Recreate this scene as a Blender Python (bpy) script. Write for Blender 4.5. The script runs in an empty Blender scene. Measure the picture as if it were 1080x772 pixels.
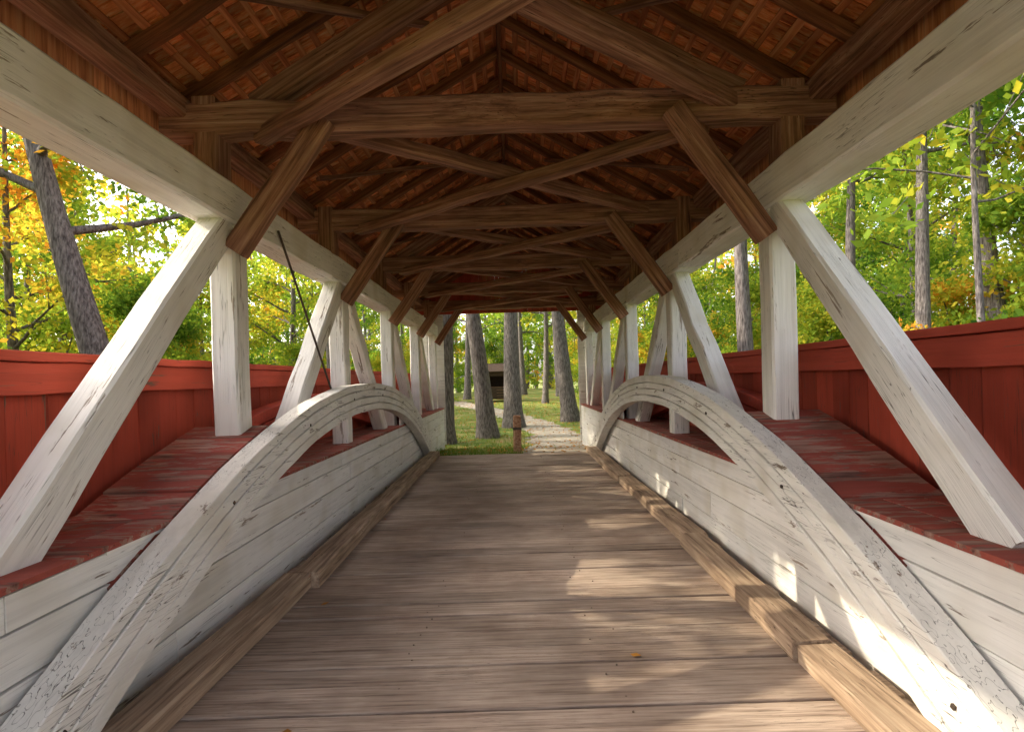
import bpy, math, random
import numpy as np
from mathutils import Vector, Matrix, Euler
random.seed(7); np.random.seed(7)
S=bpy.context.scene
S.view_settings.view_transform='Standard'
try: S.view_settings.look='None'
except: pass
S.view_settings.exposure=0

# ------------------------------------------------------------------ materials
def newmat(name):
    m=bpy.data.materials.new(name); m.use_nodes=True
    nt=m.node_tree
    for n in list(nt.nodes): nt.nodes.remove(n)
    return m,nt
def N(nt,t,**k):
    n=nt.nodes.new(t)
    for a,v in k.items(): setattr(n,a,v)
    return n
def ramp(nt,stops,interp='LINEAR'):
    r=nt.nodes.new('ShaderNodeValToRGB'); cr=r.color_ramp; cr.interpolation=interp
    while len(cr.elements)<len(stops): cr.elements.new(0.5)
    for e,(p,c) in zip(cr.elements,stops):
        e.position=p; e.color=(c[0],c[1],c[2],1) if not isinstance(c,(int,float)) else (c,c,c,1)
    return r
def coords(nt,scale,island=False):
    L=nt.links
    tc=N(nt,'ShaderNodeTexCoord'); oi=N(nt,'ShaderNodeObjectInfo'); ge=N(nt,'ShaderNodeNewGeometry')
    add=N(nt,'ShaderNodeMath',operation='ADD')
    L.new(oi.outputs['Random'],add.inputs[0]); 
    if island: L.new(ge.outputs['Random Per Island'],add.inputs[1])
    else: add.inputs[1].default_value=0
    mul=N(nt,'ShaderNodeMath',operation='MULTIPLY'); mul.inputs[1].default_value=37.0
    L.new(add.outputs[0],mul.inputs[0])
    va=N(nt,'ShaderNodeVectorMath',operation='ADD')
    L.new(tc.outputs['Object'],va.inputs[0]); L.new(mul.outputs[0],va.inputs[1])
    mp=N(nt,'ShaderNodeMapping'); mp.inputs['Scale'].default_value=scale
    L.new(va.outputs[0],mp.inputs['Vector'])
    return va.outputs[0],mp.outputs[0],add.outputs[0]
def mixc(nt,fac,a,b,mode='MIX'):
    m=N(nt,'ShaderNodeMix',data_type='RGBA',blend_type=mode)
    for s,v in ((0,fac),(6,a),(7,b)):
        if hasattr(v,'links'): nt.links.new(v,m.inputs[s])
        else: m.inputs[s].default_value=v if s==0 else (v[0],v[1],v[2],1)
    return m.outputs[2]
def wood(name,c_dark,c_mid,c_light,grain=(0.5,14,14),rough=0.8,island=False,paint=None,wear=0.5,bump=0.5,crack=0.6,dirt=0.35,var=(0.76,1.12),stain=None):
    m,nt=newmat(name); L=nt.links
    raw,mp,rnd=coords(nt,grain,island)
    n1=N(nt,'ShaderNodeTexNoise'); n1.inputs['Scale'].default_value=1.6; n1.inputs['Detail'].default_value=4; n1.inputs['Roughness'].default_value=0.65
    L.new(mp,n1.inputs['Vector'])
    col=ramp(nt,[(0.3,c_dark),(0.5,c_mid),(0.72,c_light)]); L.new(n1.outputs['Fac'],col.inputs[0])
    out=col.outputs[0]
    n2=N(nt,'ShaderNodeTexNoise'); n2.inputs['Scale'].default_value=1.7; n2.inputs['Detail'].default_value=2
    L.new(raw,n2.inputs['Vector'])
    bl=ramp(nt,[(0.35,0.76),(0.65,1.12)]); L.new(n2.outputs['Fac'],bl.inputs[0])
    out=mixc(nt,1.0,out,bl.outputs[0],'MULTIPLY')
    n3=N(nt,'ShaderNodeTexNoise'); n3.inputs['Scale'].default_value=2.6; n3.inputs['Detail'].default_value=1
    mp3=N(nt,'ShaderNodeMapping'); mp3.inputs['Scale'].default_value=tuple(g*(0.7 if g<2 else 1.5) for g in grain)
    L.new(raw,mp3.inputs['Vector']); L.new(mp3.outputs[0],n3.inputs['Vector'])
    ck=ramp(nt,[(0.487,0.0),(0.498,1.0),(0.502,1.0),(0.513,0.0)]); L.new(n3.outputs['Fac'],ck.inputs[0])
    msk=ramp(nt,[(0.45,0.0),(0.6,crack)])
    L.new(n2.outputs['Fac'],msk.inputs[0])
    ckm=N(nt,'ShaderNodeMath',operation='MULTIPLY'); L.new(ck.outputs[0],ckm.inputs[0]); L.new(msk.outputs[0],ckm.inputs[1])
    if stain is not None:
        # continuous weather staining across neighbouring boards
        tc=N(nt,'ShaderNodeTexCoord'); n6=N(nt,'ShaderNodeTexNoise'); n6.inputs['Scale'].default_value=1.1; n6.inputs['Detail'].default_value=5; n6.inputs['Roughness'].default_value=0.6
        L.new(tc.outputs['Object'],n6.inputs['Vector'])
        sr=ramp(nt,[(0.36,stain),(0.56,(1,1,1))]); L.new(n6.outputs['Fac'],sr.inputs[0])
        out=mixc(nt,1.0,out,sr.outputs[0],'MULTIPLY')
    if paint is not None:
        n4=N(nt,'ShaderNodeTexNoise'); n4.inputs['Scale'].default_value=2.2; n4.inputs['Detail'].default_value=5; n4.inputs['Roughness'].default_value=0.72
        mp4=N(nt,'ShaderNodeMapping'); mp4.inputs['Scale'].default_value=tuple(g*0.9 if g<2 else g*0.45 for g in grain)
        L.new(raw,mp4.inputs['Vector']); L.new(mp4.outputs[0],n4.inputs['Vector'])
        fl=ramp(nt,[(wear,0.0),(wear+0.03,1.0)]); L.new(n4.outputs['Fac'],fl.inputs[0])
        pd=tuple(c*(1-dirt) for c in paint)
        pd=(pd[0]*1.0,pd[1]*0.97,pd[2]*0.9)
        pr=ramp(nt,[(0.28,pd),(0.5,paint)]); L.new(n2.outputs['Fac'],pr.inputs[0])
        gr=ramp(nt,[(0.35,0.88),(0.55,1.0)]); L.new(n1.outputs['Fac'],gr.inputs[0])
        pcol=mixc(nt,1.0,pr.outputs[0],gr.outputs[0],'MULTIPLY')
        out=mixc(nt,fl.outputs[0],pcol,out)
    out=mixc(nt,ckm.outputs[0],out,tuple(c*0.35 for c in c_dark))
    if island:
        ir=N(nt,'ShaderNodeMapRange'); ir.inputs['To Min'].default_value=var[0]; ir.inputs['To Max'].default_value=var[1]
        fr=N(nt,'ShaderNodeMath',operation='FRACT'); L.new(rnd,fr.inputs[0]); L.new(fr.outputs[0],ir.inputs['Value'])
        out=mixc(nt,1.0,out,ir.outputs[0],'MULTIPLY')
    p=N(nt,'ShaderNodeBsdfPrincipled'); p.inputs['Roughness'].default_value=rough
    p.inputs['Specular IOR Level'].default_value=0.25
    L.new(out,p.inputs['Base Color'])
    hs=N(nt,'ShaderNodeMath',operation='SUBTRACT'); L.new(n1.outputs['Fac'],hs.inputs[0]); L.new(ckm.outputs[0],hs.inputs[1])
    b=N(nt,'ShaderNodeBump'); b.inputs['Strength'].default_value=bump; b.inputs['Distance'].default_value=0.012
    L.new(hs.outputs[0],b.inputs['Height']); L.new(b.outputs[0],p.inputs['Normal'])
    o=N(nt,'ShaderNodeOutputMaterial'); L.new(p.outputs[0],o.inputs[0])
    return m
W_D,W_M,W_L=(0.20,0.155,0.12),(0.36,0.30,0.25),(0.50,0.44,0.37)
WP=(0.90,0.88,0.845)
M_WHITE=wood('weathered_white_paint',W_D,W_M,W_L,paint=WP,wear=0.615,bump=0.5,crack=0.8,dirt=0.15)
M_WARCH=wood('flaking_white_paint',W_D,W_M,W_L,grain=(9,1.0,9) ,paint=(0.88,0.86,0.81),wear=0.625,bump=0.5,crack=0.9,dirt=0.18)
M_BROWN=wood('brown_timber',(0.10,0.042,0.026),(0.30,0.14,0.085),(0.50,0.29,0.19),bump=0.8,crack=1.0,grain=(0.6,18,18))
M_RAFT=wood('rafter_timber',(0.09,0.030,0.014),(0.25,0.09,0.04),(0.44,0.20,0.10),bump=0.6,crack=0.8)
M_LATH=wood('lath_timber',(0.30,0.075,0.03),(0.62,0.21,0.085),(0.80,0.40,0.18),grain=(14,0.7,14),island=True,bump=0.4)
M_SHIN=wood('cedar_shingles',(0.60,0.13,0.045),(0.95,0.32,0.11),(0.97,0.60,0.30),grain=(4,18,4),island=True,bump=0.5,crack=0.3,var=(0.45,1.05))
M_SIDE=wood('unpainted_siding',(0.26,0.08,0.035),(0.60,0.23,0.10),(0.72,0.37,0.18),grain=(12,12,0.6),island=True,bump=0.4)
M_RED=wood('red_paint',W_D,(0.24,0.10,0.07),(0.34,0.17,0.12),grain=(12,12,0.7),paint=(0.49,0.078,0.045),wear=0.63,island=True,bump=0.35,dirt=0.35,var=(0.7,1.1))
M_REDH=wood('red_rail_paint',W_D,(0.24,0.10,0.07),(0.34,0.17,0.12),paint=(0.54,0.09,0.055),wear=0.63,bump=0.35,dirt=0.3)
M_LEDGE=wood('worn_red_ledge',(0.12,0.05,0.04),(0.34,0.18,0.14),(0.48,0.32,0.26),grain=(1.0,12,12),paint=(0.38,0.09,0.066),wear=0.50,island=True,bump=0.5,dirt=0.35)
M_DECK=wood('deck_planks',(0.26,0.19,0.145),(0.50,0.39,0.315),(0.66,0.54,0.44),grain=(1.1,30,30),island=True,bump=0.6,crack=0.9,var=(0.78,1.10),stain=(0.74,0.70,0.68))
M_CURB=wood('curb_timber',(0.18,0.12,0.08),(0.42,0.30,0.21),(0.60,0.47,0.34),grain=(0.7,14,14),bump=0.8,crack=1.0)
M_BOARD=wood('white_wall_boards',W_D,W_M,W_L,grain=(14,0.5,14),paint=WP,wear=0.63,island=True,bump=0.35,crack=0.55,dirt=0.15,var=(0.88,1.04))

def simple(name,stops,scale=4,rough=0.9,bump=0.3,vscale=(1,1,1),dist=0.02,metal=0,detail=4):
    m,nt=newmat(name); L=nt.links
    tc=N(nt,'ShaderNodeTexCoord'); mp=N(nt,'ShaderNodeMapping'); mp.inputs['Scale'].default_value=vscale
    L.new(tc.outputs['Object'],mp.inputs['Vector'])
    n=N(nt,'ShaderNodeTexNoise'); n.inputs['Scale'].default_value=scale; n.inputs['Detail'].default_value=detail; n.inputs['Roughness'].default_value=0.65
    L.new(mp.outputs[0],n.inputs['Vector'])
    r=ramp(nt,stops); L.new(n.outputs['Fac'],r.inputs[0])
    p=N(nt,'ShaderNodeBsdfPrincipled'); p.inputs['Roughness'].default_value=rough; p.inputs['Metallic'].default_value=metal
    p.inputs['Specular IOR Level'].default_value=0.2
    L.new(r.outputs[0],p.inputs['Base Color'])
    b=N(nt,'ShaderNodeBump'); b.inputs['Strength'].default_value=bump; b.inputs['Distance'].default_value=dist
    L.new(n.outputs['Fac'],b.inputs['Height']); L.new(b.outputs[0],p.inputs['Normal'])
    o=N(nt,'ShaderNodeOutputMaterial'); L.new(p.outputs[0],o.inputs[0])
    return m
M_BARK=simple('bark',[(0.34,(0.06,0.052,0.05)),(0.5,(0.16,0.14,0.135)),(0.68,(0.28,0.255,0.245))],scale=5,vscale=(5,5,0.9),bump=1.0,dist=0.04)
M_IRON=simple('iron',[(0.3,(0.05,0.04,0.035)),(0.7,(0.12,0.09,0.07))],rough=0.6,metal=0.3)
M_NAIL=simple('rusty_nail',[(0.3,(0.14,0.10,0.08)),(0.7,(0.22,0.16,0.12))],rough=0.8)
M_STONE=simple('abutment_stone',[(0.3,(0.16,0.14,0.12)),(0.7,(0.36,0.33,0.29))],scale=3,bump=0.8,dist=0.05)
M_GROUND=simple('grass_ground',[(0.3,(0.07,0.10,0.02)),(0.44,(0.14,0.20,0.04)),(0.55,(0.24,0.25,0.06)),(0.64,(0.36,0.26,0.13))],scale=1.1,bump=0.6,dist=0.05,detail=6)
M_PATH=simple('gravel',[(0.3,(0.24,0.20,0.16)),(0.5,(0.40,0.35,0.29)),(0.7,(0.52,0.47,0.40))],scale=5,bump=0.7,detail=8)
M_WATER=simple('creek_water',[(0.3,(0.03,0.04,0.03)),(0.7,(0.05,0.06,0.045))],rough=0.08,bump=0.15)
M_DARKW=simple('dark_stained_wood',[(0.3,(0.03,0.02,0.015)),(0.7,(0.09,0.06,0.045))],scale=6,vscale=(1,1,6))
M_POST=simple('bollard_wood',[(0.3,(0.20,0.09,0.05)),(0.5,(0.44,0.24,0.14)),(0.7,(0.58,0.38,0.25))],scale=5,vscale=(4,4,0.6),bump=0.6)

def leafmat(name,stops,shift=0.0,tr=0.55):
    m,nt=newmat(name); L=nt.links
    ge=N(nt,'ShaderNodeNewGeometry'); oi=N(nt,'ShaderNodeObjectInfo')
    n=N(nt,'ShaderNodeTexNoise'); n.inputs['Scale'].default_value=0.24; n.inputs['Detail'].default_value=2
    L.new(ge.outputs['Position'],n.inputs['Vector'])
    a=N(nt,'ShaderNodeMath',operation='MULTIPLY_ADD'); a.inputs[1].default_value=0.34; L.new(ge.outputs['Random Per Island'],a.inputs[0])
    b=N(nt,'ShaderNodeMath',operation='MULTIPLY_ADD'); b.inputs[1].default_value=1.6; b.inputs[2].default_value=-0.60+shift; L.new(n.outputs['Fac'],b.inputs[0])
    L.new(b.outputs[0],a.inputs[2])
    c=N(nt,'ShaderNodeMath',operation='MULTIPLY_ADD'); c.inputs[1].default_value=0.24; L.new(oi.outputs['Random'],c.inputs[0]); L.new(a.outputs[0],c.inputs[2])
    r=ramp(nt,stops); L.new(c.outputs[0],r.inputs[0])
    d=N(nt,'ShaderNodeBsdfDiffuse'); t=N(nt,'ShaderNodeBsdfTranslucent')
    L.new(r.outputs[0],d.inputs[0])
    tc=mixc(nt,1.0,r.outputs[0],(1.3,1.25,0.9),'MULTIPLY'); L.new(tc,t.inputs[0])
    ms=N(nt,'ShaderNodeMixShader'); ms.inputs[0].default_value=tr; L.new(d.outputs[0],ms.inputs[1]); L.new(t.outputs[0],ms.inputs[2])
    o=N(nt,'ShaderNodeOutputMaterial'); L.new(ms.outputs[0],o.inputs[0])
    return m
LS=[(0.02,(0.045,0.12,0.025)),(0.28,(0.12,0.24,0.035)),(0.58,(0.27,0.37,0.045)),(0.80,(0.54,0.47,0.055)),(0.98,(0.66,0.31,0.05))]
M_LEAF=leafmat('tree_leaves',LS)
M_LEAFG=leafmat('golden_leaves',LS,shift=0.13)
M_LITTER=leafmat('fallen_leaf',[(0.1,(0.30,0.14,0.04)),(0.5,(0.45,0.22,0.05)),(0.9,(0.35,0.10,0.04))],tr=0.1)
M_GRASS=leafmat('grass_blades',[(0.1,(0.07,0.15,0.02)),(0.6,(0.16,0.25,0.04)),(0.95,(0.30,0.31,0.08))],tr=0.4)

# ------------------------------------------------------------------ mesh helpers
def link(ob,parent=None):
    S.collection.objects.link(ob)
    if parent: ob.parent=parent
    return ob
def empty(name,loc=(0,0,0)):
    e=bpy.data.objects.new(name,None); e.location=loc; e.empty_display_size=0.3; return link(e)
def mesh_np(name,V,F,mats,fm=None,smooth=False):
    """F: array (n,4) quads"""
    me=bpy.data.meshes.new(name); V=np.asarray(V,dtype=np.float32); F=np.asarray(F,dtype=np.int32)
    me.vertices.add(len(V)); me.vertices.foreach_set('co',V.ravel())
    me.loops.add(F.size); me.loops.foreach_set('vertex_index',F.ravel())
    me.polygons.add(len(F)); me.polygons.foreach_set('loop_start',np.arange(0,F.size,4,dtype=np.int32))
    try: me.polygons.foreach_set('loop_total',np.full(len(F),4,dtype=np.int32))
    except: pass
    for m in mats: me.materials.append(m)
    if fm is not None: me.polygons.foreach_set('material_index',np.asarray(fm,dtype=np.int32))
    if smooth is True: me.polygons.foreach_set('use_smooth',np.ones(len(F),dtype=bool))
    elif smooth is not False: me.polygons.foreach_set('use_smooth',np.asarray(smooth,dtype=bool))
    me.update(calc_edges=True); me.validate(); return me
def beam(name,p1,p2,w,h,mat,parent,jit=0.006,cham=0.018,up=(0,0,1),seg=None,roll=0):
    p1=Vector(p1);p2=Vector(p2); d=p2-p1; Ln=d.length; x=d.normalized(); u=Vector(up)
    if abs(x.dot(u))>0.95: u=Vector((1,0,0))
    y=u.cross(x).normalized(); z=x.cross(y)
    n=seg or max(3,int(Ln/0.35)); c=cham
    prof=[(-w/2+c,-h/2),(w/2-c,-h/2),(w/2,-h/2+c),(w/2,h/2-c),(w/2-c,h/2),(-w/2+c,h/2),(-w/2,h/2-c),(-w/2,-h/2+c)]
    V=[];F=[]
    for i in range(n+1):
        oy,oz=random.gauss(0,jit*0.8),random.gauss(0,jit*0.8)
        for (a,b) in prof:
            V.append((Ln*i/n,a+oy+random.gauss(0,jit*0.35),b+oz+random.gauss(0,jit*0.35)))
    for i in range(n):
        for k in range(8):
            a=i*8+k;b=i*8+(k+1)%8; F.append((a,a+8,b+8,b))
    me=bpy.data.meshes.new(name)
    caps=[tuple(range(8)),tuple(range(n*8+7,n*8-1,-1))]
    me.from_pydata(V,[],F+caps); me.materials.append(mat); me.update()
    ob=bpy.data.objects.new(name,me)
    M=Matrix((x,y,z)).transposed().to_4x4(); M.translation=p1
    link(ob,parent); ob.matrix_local=M
    return ob
class Boxes:
    def __init__(s): s.V=[];s.F=[]
    def add(s,c,size,R=None,jit=0.0):
        c=Vector(c); b=len(s.V)
        for dx in(-.5,.5):
            for dy in(-.5,.5):
                for dz in(-.5,.5):
                    v=Vector((dx*size[0],dy*size[1],dz*size[2]))
                    v+=Vector([random.gauss(0,jit) for _ in range(3)]) if jit else Vector()
                    if R is not None: v=R@v
                    s.V.append(tuple(c+v))
        for f in((0,1,3,2),(4,6,7,5),(0,4,5,1),(2,3,7,6),(0,2,6,4),(1,5,7,3)): s.F.append(tuple(b+i for i in f))
    def make(s,name,mat,parent=None,bevel=0.0):
        me=bpy.data.meshes.new(name); me.from_pydata(s.V,[],s.F); me.materials.append(mat); me.update()
        ob=bpy.data.objects.new(name,me); link(ob,parent)
        if bevel:
            m=ob.modifiers.new('bevel','BEVEL'); m.width=bevel; m.segments=2
        return ob
# ------------------------------------------------------------------ terrain height
def sst(a,b,x):
    t=np.clip((x-a)/(b-a),0,1); return t*t*(3-2*t)
def gz(x,y):
    x=np.asarray(x,dtype=float); y=np.asarray(y,dtype=float)
    z=-0.05-0.33*sst(13.2,18,y)-0.33*(1-sst(-6,-1,y))
    ch=sst(-0.2,1.4,y)*(1-sst(11.8,13.0,y))
    z=z-ch*2.6
    far=sst(14,60,np.hypot(x,y-8))
    z=z+far*(0.5*np.sin(x*0.06+1)+0.5*np.sin(y*0.05+x*0.02)+0.6)
    z=z-0.25*sst(3,8,np.abs(x))*(1-ch)
    return z
def axis(a,b,st,far):
    core=np.arange(a,b,st); o=np.array([far*(k/8)**2 for k in range(1,9)])
    return np.concatenate([(a-o)[::-1],core,b+o])
xs=axis(-24,24,0.6,500); ys=axis(-12,60,0.5,500)
X,Y=np.meshgrid(xs,ys,indexing='ij'); Z=gz(X,Y)
V=np.stack([X.ravel(),Y.ravel(),Z.ravel()],1); nx,ny=len(xs),len(ys)
I,J=np.meshgrid(np.arange(nx-1),np.arange(ny-1),indexing='ij'); a=(I*ny+J).ravel()
F=np.stack([a,a+ny,a+ny+1,a+1],1)
link(bpy.data.objects.new('ground',mesh_np('ground',V,F,[M_GROUND],smooth=True)))
wv=[(-60,0.4,-2.3),(60,0.4,-2.3),(60,12.6,-2.3),(-60,12.6,-2.3)]
link(bpy.data.objects.new('creek',mesh_np('creek',wv,[(0,1,2,3)],[M_WATER])))
# path
def pathc(y):
    return np.interp(y,[12.9,14,18,22,26,30,34,38,44,60],[1.15,1.25,1.55,1.5,0.95,0.0,-1.3,-2.9,-5.4,-14])
def pathw(y):
    return np.interp(y,[13,15,20,30],[1.05,1.15,0.95,0.8])
py=np.arange(13.02,60,0.3); V=[];F=[]
for i,y in enumerate(py):
    w=pathw(y)+0.10*math.sin(y*1.7)+0.10*math.sin(y*4.1)
    for k in range(7):
        x=pathc(y)+w*(k/3-1)+ (random.gauss(0,.08) if k in(0,6) else 0)
        V.append((x,y,float(gz(x,y))+0.02-(0.018 if k in(0,6) else 0)))
for i in range(len(py)-1):
    for k in range(6):
        a=i*7+k; F.append((a,a+1,a+8,a+7))
link(bpy.data.objects.new('gravel_path',mesh_np('gravel_path',V,F,[M_PATH],smooth=True)))

# ------------------------------------------------------------------ covered bridge
B=empty('covered_bridge')
Y0,Y1=-1.6,17.2
POST=[-1.2,1.8,4.8,7.8,10.8,13.8,16.8]
PX=2.31
bx=Boxes(); bn=Boxes(); y=Y0
while y<13.0:
    w=random.uniform(0.20,0.30)
    bx.add((random.uniform(-.02,.02),y+w/2,-0.03+random.uniform(-0.005,0.005)),(4.08,w-random.uniform(0.012,0.022),0.06),Euler((random.gauss(0,.010),0,random.gauss(0,.003))).to_matrix())
    for xn in (-1.8,-0.6,0.6,1.8):
        for yn in (.06,w-.06):
            if random.random()<.6: bn.add((xn+random.gauss(0,.05),y+yn+random.gauss(0,.012),.001),(.008,.008,.009),Euler((0,0,random.random())).to_matrix())
    y+=w
bx.make('deck',M_DECK,B,bevel=0.006); bn.make('deck_nails',M_NAIL,B)
for x in(-1.8,-0.6,0.6,1.8): beam('stringer',(x,Y0,-0.22),(x,13,-0.22),0.25,0.3,M_BROWN,B)
bx=Boxes()
for yy0,yy1 in((-2.2,0.1),(12.55,13.0)):
    z=-3.0
    while z<-0.45:
        x=-3.1
        while x<3.1:
            w=random.uniform(.4,.8); bx.add((x+w/2,(yy0+yy1)/2,z+.17),(w-.01,(yy1-yy0)-random.uniform(0.02,.08),.33),jit=.01); x+=w
        z+=.34
bx.make('abutment',M_STONE,B,bevel=0.02)

def az(yy,top=1.72):
    d=abs(yy-7.75)/6.15
    return top-1.72*d**2.15
for s in(-1,1):
    bx=Boxes(); zz=[(-0.12,0.20),(0.20,0.47),(0.47,0.70),(0.70,0.865)]
    for (a,b) in zz:
        y=Y0
        while y<Y1:
            ln=random.uniform(3.2,5.2); e=min(y+ln,Y1)
            bx.add((s*(2.095+random.uniform(-.004,.004)),(y+e)/2,(a+b)/2),(0.035,e-y-.006,b-a-.010),Euler((0,random.gauss(0,.016),0)).to_matrix()); y=e
    bx.add((s*2.095,15.1,-0.35),(0.035,4.2,0.44))
    bx.make('inner_wall_boards',M_BOARD,B,bevel=0.004)
    bx=Boxes(); y=Y0
    while y<Y1:
        ln=random.uniform(2.5,4); e=min(y+ln,Y1)
        for (xa,xb) in((2.055,2.30),(2.303,2.55),(2.553,2.82)):
            bx.add((s*(xa+xb)/2,(y+e)/2,0.885+random.uniform(-.003,.003)),(xb-xa-.003,e-y-.004,0.032))
        y=e
    ob=bx.make('ledge',M_LEDGE,B,bevel=0.004)
    bx=Boxes(); y=Y0
    while y<Y1:
        w=random.uniform(0.22,0.32); w=min(w,Y1-y)
        bx.add((s*(2.86+random.uniform(-.006,.006)),y+w/2,0.75),(0.03,w-.008,2.3)); y+=w
    bx.make('lower_siding',M_RED,B)
    bx=Boxes(); y=Y0
    while y<Y1:
        w=min(random.uniform(0.22,0.32),Y1-y)
        bx.add((s*(2.86+random.uniform(-.004,.004)),y+w/2,3.78),(0.03,w-.005,0.72)); y+=w
    bx.make('upper_siding',M_SIDE,B)
    beam('rail_cap',(s*2.83,Y0,1.92),(s*2.83,Y1,1.92),0.16,0.06,M_REDH,B,jit=.003,cham=.006)
    beam('rail_board',(s*2.80,Y0,1.79),(s*2.80,Y1,1.79),0.045,0.19,M_REDH,B,jit=.003,cham=.005)
    for i,(a,b) in enumerate(((Y0,7.2),(7.21,Y1))):
        beam('top_chord',(s*2.34,a,3.215),(s*2.34,b,3.215),0.30,0.335,M_WHITE,B,jit=.006,cham=.02)
    beam('roof_plate',(s*2.66,Y0,4.02),(s*2.66,Y1,4.02),0.2,0.18,M_BROWN,B)
    for yp in POST:
        beam('truss_post',(s*PX,yp,-0.4),(s*PX,yp,3.05),0.215,0.235,M_WHITE,B,up=(0,1,0),jit=.004)
        beam('upper_post',(s*2.42,yp,3.375),(s*2.42,yp,4.10),0.20,0.26,M_BROWN,B,up=(0,1,0))
    for i,yp in enumerate(POST):
        if yp<7 :
            a,b=POST[i]+0.72,POST[i+1]-0.10
        elif yp>=7.8 and yp<16:
            a,b=POST[i+1]-0.72,POST[i]+0.10
        else: continue
        top=3.04
        beam('truss_diagonal',(s*PX,a,0.86),(s*PX,b-0.04*(1 if b>a else -1),top),0.20,0.235,M_WHITE,B,up=(0,0,1),jit=.005)
    def arch(name,xc,thick,depth,nl,mat,top,ya,yb,inner):
        V=[];F=[];n=70
        fr=[0]+[ (k+1)/nl+random.uniform(-.03,.03) for k in range(nl-1)]+[1]
        for l in range(nl):
            t0=-depth*fr[l]; t1=-depth*fr[l+1]+0.010
            xo=random.uniform(-.006,.006); b0=len(V)
            for i in range(n+1):
                yy=ya+(yb-ya)*i/n; z=az(yy,top)
                dz=(az(yy+.05,top)-az(yy-.05,top))/.1; nn=math.hypot(1,dz); ny_,nz_=-dz/nn,1/nn
                w=0.003*math.sin(i*.9+l*2)+random.gauss(0,.0015)
                for (dx,t) in((-thick/2,t0+w),(thick/2,t0+w),(thick/2,t1+w),(-thick/2,t1+w)):
                    V.append((xc+dx+xo,yy+ny_*t,z+nz_*t))
            for i in range(n):
                for k in range(4):
                    a=b0+i*4+k;b=b0+i*4+(k+1)%4; F.append((a,b,b+4,a+4))
            F.append((b0,b0+1,b0+2,b0+3)); e=b0+n*4; F.append((e+3,e+2,e+1,e))
        me=bpy.data.meshes.new(name); me.from_pydata(V,[],F); me.materials.append(mat); me.update()
        ob=bpy.data.objects.new(name,me); link(ob,B)
        m=ob.modifiers.new('bevel','BEVEL'); m.width=.006; m.segments=1; m.limit_method='ANGLE'
    arch('inner_arch',s*1.965,0.165,0.37,4,M_WARCH,1.70,1.25,14.25,True)
    arch('outer_arch',s*2.60,0.16,0.36,3,M_REDH,1.58,2.6,12.9,False)
    bx=Boxes()
    for yy in np.arange(2.4,13.4,1.5):
        bx.add((s*1.878,yy,az(yy,1.70)-0.16),(0.014,0.02,0.02),Euler((random.random(),0,0)).to_matrix())
    bx.make('arch_bolts',M_IRON,B)
    bx=Boxes(); by=Boxes(); bo_=Boxes()
    def cover(ya,yb):
        nb=7; 
        for i in range(nb):
            a=ya+(yb-ya)*i/nb; b=ya+(yb-ya)*(i+1)/nb; ym=(a+b)/2
            za,zb=az(a,1.70)-.03,az(b,1.70)-.03
            ang=math.atan2(zb-za,b-a); ln=math.hypot(b-a,zb-za)
            bx.add((s*(2.385+random.uniform(-.008,.008)),ym,(za+zb)/2+random.uniform(-.006,.006)),(0.63,ln-.008,0.03),Euler((ang,0,0)).to_matrix())
            zc=max((za+zb)/2-.03,.93)
            h=zc-.85
            by.add((s*2.085,ym,.85+h/2-.02),(0.03,b-a,h-.04))
            bo_.add((s*2.69,ym,.85+h/2-.02),(0.02,b-a,h-.04))
    cover(2.95,4.93); cover(10.62,12.5)
    bx.make('arch_cover',M_LEDGE,B,bevel=.004)
    by.make('arch_cover_cheek',M_BOARD,B); bo_.make('arch_cover_side',M_RED,B)
    segs=[(-1.5,2.4,0,.15),(2.42,4.75,0.03,.13),(4.77,8.6,-0.05,.14),(8.62,12.9,0.0,.13)] if s<0 else [(-1.5,3.3,0,.12),(3.32,5.6,-.02,.13),(5.62,9.0,0.04,.12),(9.02,12.9,0,.13)]
    for (a,b,o,hh) in segs:
        beam('curb',(s*(1.78+o),a,hh/2+.002),(s*(1.78+o*.4),b,hh/2+.002),0.23,hh,M_CURB,B,jit=.007,cham=.012,seg=5)
def rod(name,p1,p2,r,parent,mat=M_IRON):
    p1=Vector(p1);p2=Vector(p2); bpy.ops.mesh.primitive_cylinder_add(radius=r,depth=(p2-p1).length,vertices=10,location=(p1+p2)/2)
    o=bpy.context.object; o.name=name; o.rotation_euler=(p2-p1).to_track_quat('Z','Y').to_euler(); o.data.materials.append(mat); o.parent=parent
rod('tie_rod',(-2.17,5.5,3.2),(-2.06,6.7,1.55),0.012,B)
for i,yp in enumerate(POST):
    beam('tie_beam',(-2.78,yp-.02,3.92),(2.78,yp-.02,3.93),0.22,0.27,M_BROWN,B,jit=.01,cham=.025)
    for s in(-1,1):
        beam('knee_brace',(s*2.16,yp-.17,2.80),(s*1.42,yp-.17,3.86),0.12,0.19,M_BROWN,B,jit=.006)
        if i in (1,2,4,5): beam('roof_strut',(s*2.05,yp+.02,4.07),(s*0.0,yp+.02+.14*s,5.22),0.14,0.19,M_BROWN,B,jit=.008)
    if i<len(POST)-1:
        y2=POST[i+1]
        beam('lateral_brace',(-1.75,yp,3.95),(2.0,y2,3.95),0.15,0.13,M_BROWN,B)
        beam('lateral_brace',(1.75,yp,3.80),(-2.0,y2,3.80),0.15,0.12,M_BROWN,B)
ZE,ZR,XE=4.16,5.78,2.72
pitch=math.atan2(ZR-ZE,XE)
yr=Y0+.05; k=0
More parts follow.
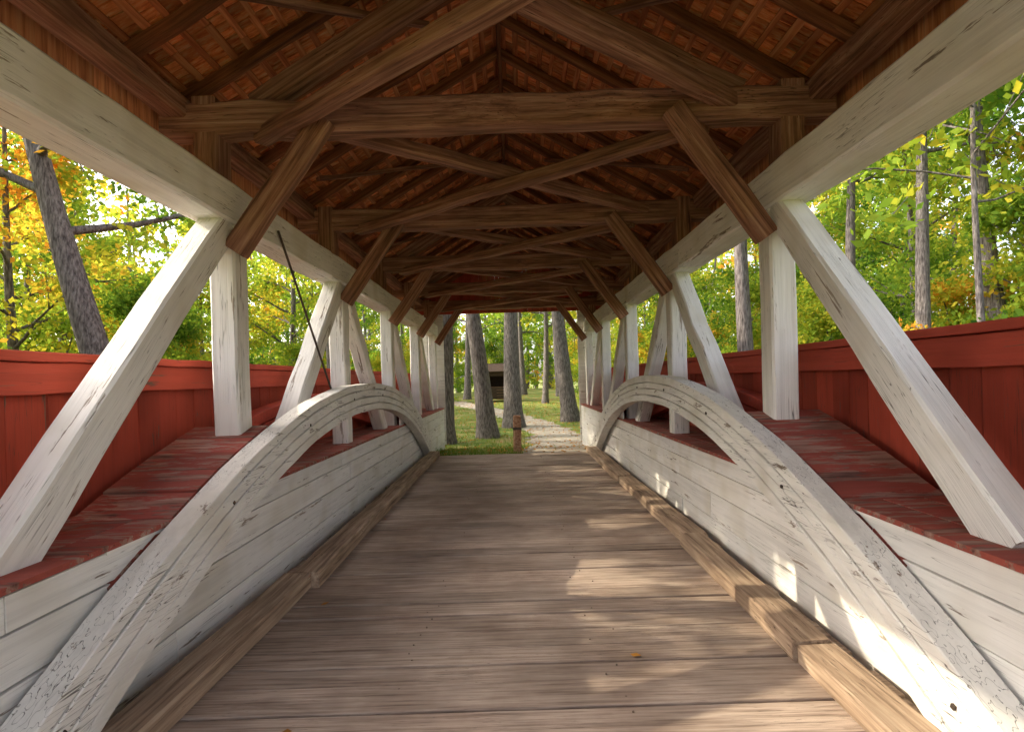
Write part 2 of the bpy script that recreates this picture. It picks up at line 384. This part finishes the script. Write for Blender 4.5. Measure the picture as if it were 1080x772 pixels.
while yr<Y1:
    for s in(-1,1):
        beam('rafter',(s*(XE+.28),yr+s*.03,ZE-.28*math.tan(pitch)),(s*0.01,yr+s*.03,ZR),0.08,0.11,M_RAFT,B,jit=.006,cham=.01)
    if k%5==2:
        for s in(-1,1): beam('purlin_brace',(s*2.3,yr,ZE+.10),(s*.7,yr+2.2,ZR-.52),0.09,0.05,M_BROWN,B,jit=.005,cham=.008)
    yr+=0.72; k+=1
bl=Boxes(); bs=Boxes(); bk=Boxes()
sl=math.hypot(XE+.35,(XE+.35)*math.tan(pitch))
for s in(-1,1):
    R=Euler((0,s*pitch,0)).to_matrix()
    ridge=Vector((0,0,ZR+.072))
    dirv=Vector((s*math.cos(pitch),0,-math.sin(pitch))); nrm=Vector((s*math.sin(pitch),0,math.cos(pitch)))
    d=0.06
    while d<sl:
        y=Y0-.2
        while y<Y1+.2:
            e=min(y+random.uniform(2.5,4.2),Y1+.2)
            c=ridge+dirv*d; bl.add((c.x,(y+e)/2,c.z),(0.055+random.uniform(-.01,.015),e-y-.01,0.024),Euler((0,s*pitch,random.gauss(0,.004))).to_matrix()); y=e
        d+=0.17
    d=0.05
    while d<sl+.1:
        y=Y0-.3
        while y<Y1+.3:
            w=random.uniform(.06,.15)
            c=ridge+dirv*(d+random.uniform(-.012,.012))+nrm*(0.026+random.uniform(0,.004))
            bs.add((c.x,y+w/2,c.z),(0.32,w-random.uniform(.006,.018),0.009),Euler((random.gauss(0,.02),s*(pitch-0.055),random.gauss(0,.02))).to_matrix()); y+=w
        d+=0.17
    c=ridge+dirv*(sl/2)+nrm*0.075
    bk.add((c.x,(Y0+Y1)/2,c.z),(sl+.1,Y1-Y0+.6,0.012),R)  # sheet added above the shingles to stop light leaking through
bl.make('roof_laths',M_LATH,B); bs.make('roof_shingles',M_SHIN,B); bk.make('roof_light_stop',M_RAFT,B)
beam('ridge_board',(0,Y0,ZR-.05),(0,Y1,ZR-.05),0.05,0.16,M_RAFT,B)
bk=Boxes(); 
for s in(-1,1): bk.add((s*.10,(Y0+Y1)/2,ZR+.15),(.26,Y1-Y0+.6,.02),Euler((0,s*pitch,0)).to_matrix())
bk.make('ridge_cap',M_RAFT,B)
for yg in(Y1+.03,):
    bx=Boxes(); x=-2.95
    while x<2.95:
        w=0.12; xm=x+w/2; zt=ZR-abs(xm)*math.tan(pitch)+.06
        bx.add((xm,yg,(3.72+zt)/2),(w-.002,.03,zt-3.72)); x+=w
    bx.make('gable_boards',M_RED,B)
for s in (-1,1):
    bx=Boxes(); 
    for k in range(3): bx.add((s*(2.15+.25*k),Y1+.03,1.75),(.24,.03,3.92))
    bx.make('portal_boards',M_WHITE,B)

# ------------------------------------------------------------------ bollard & kiosk
bo=empty('wooden_bollard',(0.10,13.55,0))
o=beam('post',(0,0,-0.3),(0.01,0,0.80),0.19,0.19,M_POST,bo,up=(0,1,0),cham=.03)
o=beam('band',(0.006,0,0.50),(0.007,0,0.56),0.205,0.205,M_IRON,bo,up=(0,1,0),cham=.03,jit=0.0)
bx=Boxes(); bx.add((0.01,0,.815),(.17,.17,.04)); bx.make('cap',M_POST,bo,bevel=.018)
ki=empty('park_shed',(-0.95,41,float(gz(-1,44))))
bx=Boxes()
for x in(-.9,.9):
    for y in(-.7,.7): bx.add((x,y,1.0),(.12,.12,2.0))
for z in(.2,.4,.6,.8): bx.add((0,-.775,z),(1.9,.03,.18))
bx.add((0,.78,1.0),(1.9,.03,2.0)); bx.add((-.98,0,1.0),(.03,1.5,2.0)); bx.add((.98,0,1.0),(.03,1.5,2.0)); bx.add((0,-.785,1.83),(1.9,.04,.3))
bx.make('walls',M_DARKW,ki)
bx=Boxes()
for s in(-1,1): bx.add((0,s*.5,2.28),(2.5,1.22,.06),Euler((-s*.5,0,0)).to_matrix())
bx.make('roof',M_DARKW,ki)
bx=Boxes(); bx.add((0,0,.88),(1.5,.5,.06)); bx.add((0,0,.42),(.5,.3,.85)); bx.make('counter',M_POST,ki)

# ------------------------------------------------------------------ trees
def tube(P,R,ns,V,F):
    P=np.array(P,float); b0=len(V)
    for i,p in enumerate(P):
        t=P[min(i+1,len(P)-1)]-P[max(i-1,0)]; t/=np.linalg.norm(t)+1e-9
        u=np.cross(t,[0.3,0.9,0.1]); u/=np.linalg.norm(u)+1e-9; v=np.cross(t,u)
        for k in range(ns):
            a=2*math.pi*k/ns; r=R[i]*(1+0.07*math.sin(3*a+i*.7))
            V.append(p+r*(math.cos(a)*u+math.sin(a)*v))
    for i in range(len(P)-1):
        for k in range(ns):
            a=b0+i*ns+k; b=b0+i*ns+(k+1)%ns; F.append((a,b,b+ns,a+ns))
def leaves(C,rad,per,size,rng):
    C=np.repeat(np.asarray(C),per,axis=0); n=len(C)
    d=rng.normal(size=(n,3)); d/=np.linalg.norm(d,axis=1)[:,None]
    r=rad*rng.random((n,1))**0.55
    P=C+d*r*np.array([1,1,.62])
    nrm=rng.normal(size=(n,3))+np.array([0,0,.7]); nrm/=np.linalg.norm(nrm,axis=1)[:,None]
    u=np.cross(nrm,rng.normal(size=(n,3))); u/=np.linalg.norm(u,axis=1)[:,None]; v=np.cross(nrm,u)
    s=size*(0.6+0.8*rng.random((n,1)))
    q=np.stack([P-u*s*.5,P+v*s*.30+u*s*.05,P+u*s*.55,P-v*s*.30+u*s*.05],1)
    return q.reshape(-1,3)
def tree_mesh(name,seed,H,r0,lean,base,CR,nl,per,ls,crad=0.75,mat=None,sub=4,up=0.5):
    rng=np.random.default_rng(seed); V=[];F=[];C=[]
    n=14; tr=[];rr=[]
    ph=rng.random()*6
    for i in range(n+1):
        t=i/n; w=0.018*H*np.array([math.sin(t*5+ph),math.cos(t*4+ph*2),0])*t
        tr.append(np.array([lean[0]*t,lean[1]*t,-.6+(H+.6)*t])+w)
        rr.append(max(r0*(1-.88*t**.9)+r0*.55*math.exp(-t*28),.015))
    tube(tr,rr,12,V,F); tr=np.array(tr)
    def at(t):
        f=t*n;i=min(int(f),n-1); return tr[i]+(tr[i+1]-tr[i])*(f-i)
    for k in range(nl):
        t=base/H+(1-base/H)*(k+.5)/nl*.98
        p=at(t); a=k*2.4+rng.random()*.9; tt=(t-base/H)/(1-base/H)
        ln=CR*(1-.62*tt)*(0.65+.5*rng.random())
        dr=np.array([math.cos(a),math.sin(a),up*(0.3+tt)+.25*rng.random()]); 
        pts=[p]; q=p.copy()
        for j in range(5):
            dr=dr+rng.normal(size=3)*.16; dd=dr/np.linalg.norm(dr); q=q+dd*ln/5; pts.append(q.copy())
            if j>=1: C.append(q+rng.normal(size=3)*.15)
        r1=max(r0*.42*(1-t*.75),.02); tube(pts,[r1*(1-.17*j) for j in range(6)],6,V,F)
        for m in range(sub):
            j=min(1+int(rng.integers(0,5)),5); b=pts[j]
            d2=dr+rng.normal(size=3)*.9; d2/=np.linalg.norm(d2); e=b+d2*ln*.38*(.6+.7*rng.random()); mid=(b+e)/2+rng.normal(size=3)*.08
            tube([b,mid,e],[r1*.4,r1*.25,.008],5,V,F); C.append(e); C.append(mid)
    C.append(tr[-1])
    V=np.array(V);F=np.array(F); nb=len(F)
    LV=leaves(C,crad,per,ls,rng); nq=len(LV)//4
    LF=np.arange(nq*4).reshape(-1,4)+len(V)
    fm=np.concatenate([np.zeros(nb,int),np.ones(nq,int)]); sm=np.concatenate([np.ones(nb,bool),np.zeros(nq,bool)])
    return mesh_np(name,np.concatenate([V,LV]),np.concatenate([F,LF]),[M_BARK,mat or M_LEAF],fm,sm)
def place(me,name,x,y,rz=0,sc=1,dz=0):
    o=bpy.data.objects.new(name,me); o.location=(x,y,float(gz(x,y))+dz); o.rotation_euler=(0,0,rz); o.scale=(sc,sc,sc); return link(o)
place(tree_mesh('oak_a',1,17,.40,(-5.0,1.0,0),7.6,5,12,44,.17,mat=M_LEAFG),'oak_tree',-6.75,11.3)
def hero(seed,x,y,H,r,lean,base=7.5,CR=4.2,per=26):
    place(tree_mesh('oak_h%d'%seed,seed,H,r,lean,base,CR,12,per,.22),'oak_tree',x,y)
hero(11,-2.35,19.0,16,.38,(.2,.5,0))
hero(12,-0.85,20.5,17,.36,(-1.9,1,0))
hero(13,0.05,24.5,18,.42,(-.3,1,0))
hero(14,2.75,26.5,18,.40,(-1.9,.5,0))
hero(15,3.35,22,15,.24,(.6,.5,0))
hero(16,6.0,14.2,15,.24,(-.2,.3,0))
hero(17,10.3,14.2,16,.22,(.5,.5,0))
hero(18,9.1,15.5,15,.20,(1.6,1,0))
hero(19,13.2,15,16,.3,(-.6,.5,0))
hero(20,8.6,10.5,13,.11,(.9,.5,0))
hero(21,-10.5,20,16,.26,(.8,.5,0))
hero(22,-7.5,24,17,.28,(-.6,.5,0))
hero(23,-5.0,32,17,.3,(.6,.5,0))
hero(24,5.2,34,17,.3,(-.6,.5,0))
hero(25,2.1,38,16,.22,(.5,.5,0),base=5)
hero(26,-3.6,44,16,.28,(.8,.5,0),base=5)
hero(27,0.9,47,17,.26,(-.5,.5,0),base=5)
hero(28,3.6,44,17,.24,(-.9,.5,0),base=5)
mid=[tree_mesh('maple_%d'%i,40+i,10+1.2*i,.15+.02*i,(.5-.4*i,.4,0),1.8,3.6,22,46,.165,crad=.72,mat=(M_LEAFG if i==1 else M_LEAF)) for i in range(3)]
under=[tree_mesh('beech_%d'%i,60+i,5.0+i,.07,(.3,.2,0),.5,2.3,18,42,.14,crad=.57,mat=(M_LEAFG if i==0 else M_LEAF),up=.7) for i in range(2)]
rs=random.Random(5); placed=[]
def scatter(lst,name,n,xr,yr,sc=(0.8,1.2),mind=2.0):
    c=0; tries=0
    while c<n and tries<4000:
        tries+=1
        x=rs.uniform(*xr); y=rs.uniform(*yr)
        if any((x-a)**2+(y-b)**2<mind**2 for a,b in placed): continue
        placed.append((x,y)); place(rs.choice(lst),name,x,y,rs.uniform(0,6.28),rs.uniform(*sc)); c+=1
for (x,y,sc,rz,m) in ((-13.5,9.5,1.0,0.3,1),(-12.0,14.0,.95,2.1,1),(-16.5,5.0,1.1,4.0,0),(-15.0,19,1.1,1.0,1),(-9.2,4.2,.82,1.0,0),(-10.2,8.0,.85,3.0,2),(-9.0,0.5,.85,5.0,1)):  # last three added out of view, to dapple the sun on the deck
    placed.append((x,y)); place(mid[m],'maple_tree',x,y,rz,sc)
scatter(mid,'maple_tree',11,(-30,-14),(4,30),(.75,1.15),mind=3.2)
scatter(under,'beech_tree',14,(-16,-9.0),(2,26),(.7,1.0),mind=2.0)
scatter(mid,'maple_tree',8,(-30,-9),(28,55),(.9,1.3),mind=3.5)
scatter(mid,'maple_tree',14,(11,30),(4,30),(.8,1.3),mind=3.2)
scatter(under,'beech_tree',13,(8.0,16),(3,26),(.8,1.2),mind=2.0)
scatter(mid,'maple_tree',8,(9,30),(28,55),(.9,1.3),mind=3.5)
scatter(under+mid,'maple_tree',14,(-11,11),(47,64),(.8,1.1),mind=2.4)
scatter(under,'beech_tree',6,(4.2,10),(27,42),(.7,1.0),mind=2.0)
scatter(under,'beech_tree',4,(-10,-5.0),(30,42),(.6,.8),mind=2.0)
rng=np.random.default_rng(99); V=[];F=[];C=[]
for k in range(300):
    a=rng.uniform(-2.0,2.0); R=rng.uniform(60,90)
    x,y=R*math.sin(a),R*math.cos(a); z0=float(gz(x,y)); h=rng.uniform(13,22)
    tube([[x,y,z0-.5],[x+rng.normal()*.5,y,z0+h*.5],[x+rng.normal()*1.0,y,z0+h]],[.3,.2,.05],6,V,F)
    for j in range(17):
        zz=rng.uniform(.06,1); rr=3.6*(1.1-zz)**.5; aa=rng.uniform(0,6.28)
        C.append([x+rr*rng.random()**.5*math.cos(aa),y+rr*math.sin(aa)*rng.random()**.5,z0+h*zz])
LV=leaves(C,1.7,20,.68,rng); nq=len(LV)//4; V=np.array(V);F=np.array(F); nb=len(F)
fm=np.concatenate([np.zeros(nb,int),np.ones(nq,int)])
link(bpy.data.objects.new('distant_trees',mesh_np('distant_trees',np.concatenate([V,LV]),np.concatenate([F,np.arange(nq*4).reshape(-1,4)+len(V)]),[M_BARK,M_LEAFG],fm)))

# grass + litter
rng=np.random.default_rng(3); n=26000
gx=rng.uniform(-9,9,n); gy=13.05+27*rng.random(n)**1.6
ok=(np.abs(gx-pathc(gy))>pathw(gy)-.05)|(rng.random(n)<.03); gx,gy=gx[ok],gy[ok]; n=len(gx); g0=gz(gx,gy)
a=rng.uniform(0,6.28,n); h=rng.uniform(.04,.12,n); w=.008+.004*rng.random(n); lx,ly=rng.normal(0,.03,n),rng.normal(0,.03,n)
P=np.stack([gx,gy,g0],1); D=np.stack([np.cos(a)*w,np.sin(a)*w,0*a],1); T=np.stack([lx,ly,h],1)
Vg=np.stack([P-D,P+D,P+T+D*.2,P+T-D*.2],1).reshape(-1,3)
link(bpy.data.objects.new('grass',mesh_np('grass',Vg,np.arange(n*4).reshape(-1,4),[M_GRASS])))
n=9000; gx=rng.uniform(-9,9,n); gy=13.1+34*rng.random(n); g0=gz(gx,gy)+.035
C=np.stack([gx,gy,g0],1)
fl=[(0.75,3.45),(-1.1,2.78),(-1.45,4.4),(1.5,6.1),(-1.6,7.1)]
C=np.concatenate([C,np.array([[x,y,.012] for x,y in fl])]); n=len(C)
nrm=rng.normal(size=(n,3))*.22+np.array([0,0,1]); nrm/=np.linalg.norm(nrm,axis=1)[:,None]
u=np.cross(nrm,rng.normal(size=(n,3))); u/=np.linalg.norm(u,axis=1)[:,None]; v=np.cross(nrm,u); s=.035+.04*rng.random((n,1)); s[:-len(fl)]*=1.5
Vl=np.stack([C-u*s*.5,C+v*s*.4,C+u*s*.6,C-v*s*.4],1).reshape(-1,3)
link(bpy.data.objects.new('fallen_leaves',mesh_np('fallen_leaves',Vl,np.arange(n*4).reshape(-1,4),[M_LITTER])))

# ------------------------------------------------------------------ light
EL=31; AZ=-80
w=bpy.data.worlds.new('World'); S.world=w; w.use_nodes=True; nt=w.node_tree
sk=nt.nodes.new('ShaderNodeTexSky'); sk.sky_type='NISHITA'; sk.sun_disc=False
sk.sun_elevation=math.radians(EL); sk.sun_rotation=math.radians(AZ); sk.dust_density=4.0; sk.air_density=0.7
hs=nt.nodes.new('ShaderNodeHueSaturation'); hs.inputs['Saturation'].default_value=0.5
nt.links.new(sk.outputs[0],hs.inputs['Color'])
tint=mixc(nt,1.0,hs.outputs[0],(1.03,0.985,0.93),'MULTIPLY')
bg=nt.nodes['Background']; bg.inputs[1].default_value=0.76; nt.links.new(tint,bg.inputs[0])
sd=Vector((math.sin(math.radians(AZ))*math.cos(math.radians(EL)),math.cos(math.radians(AZ))*math.cos(math.radians(EL)),math.sin(math.radians(EL))))
l=bpy.data.lights.new('sun','SUN'); l.energy=5; l.angle=math.radians(.5); l.color=(1,.87,.64)
lo=bpy.data.objects.new('sun',l); lo.rotation_euler=sd.to_track_quat('Z','Y').to_euler(); lo.location=(-20,10,30); link(lo)
# ------------------------------------------------------------------ camera
c=bpy.data.cameras.new('camera'); co=bpy.data.objects.new('camera',c); link(co); S.camera=co
c.lens=20; c.sensor_width=36; c.clip_end=2000; c.clip_start=.05
c.shift_y=14/1080; c.shift_x=-2/1080
co.matrix_world=Matrix.Translation((0.065,0,1.70))@Matrix.Rotation(math.radians(90),4,'X')@Matrix.Rotation(math.radians(-1.7),4,'Z')
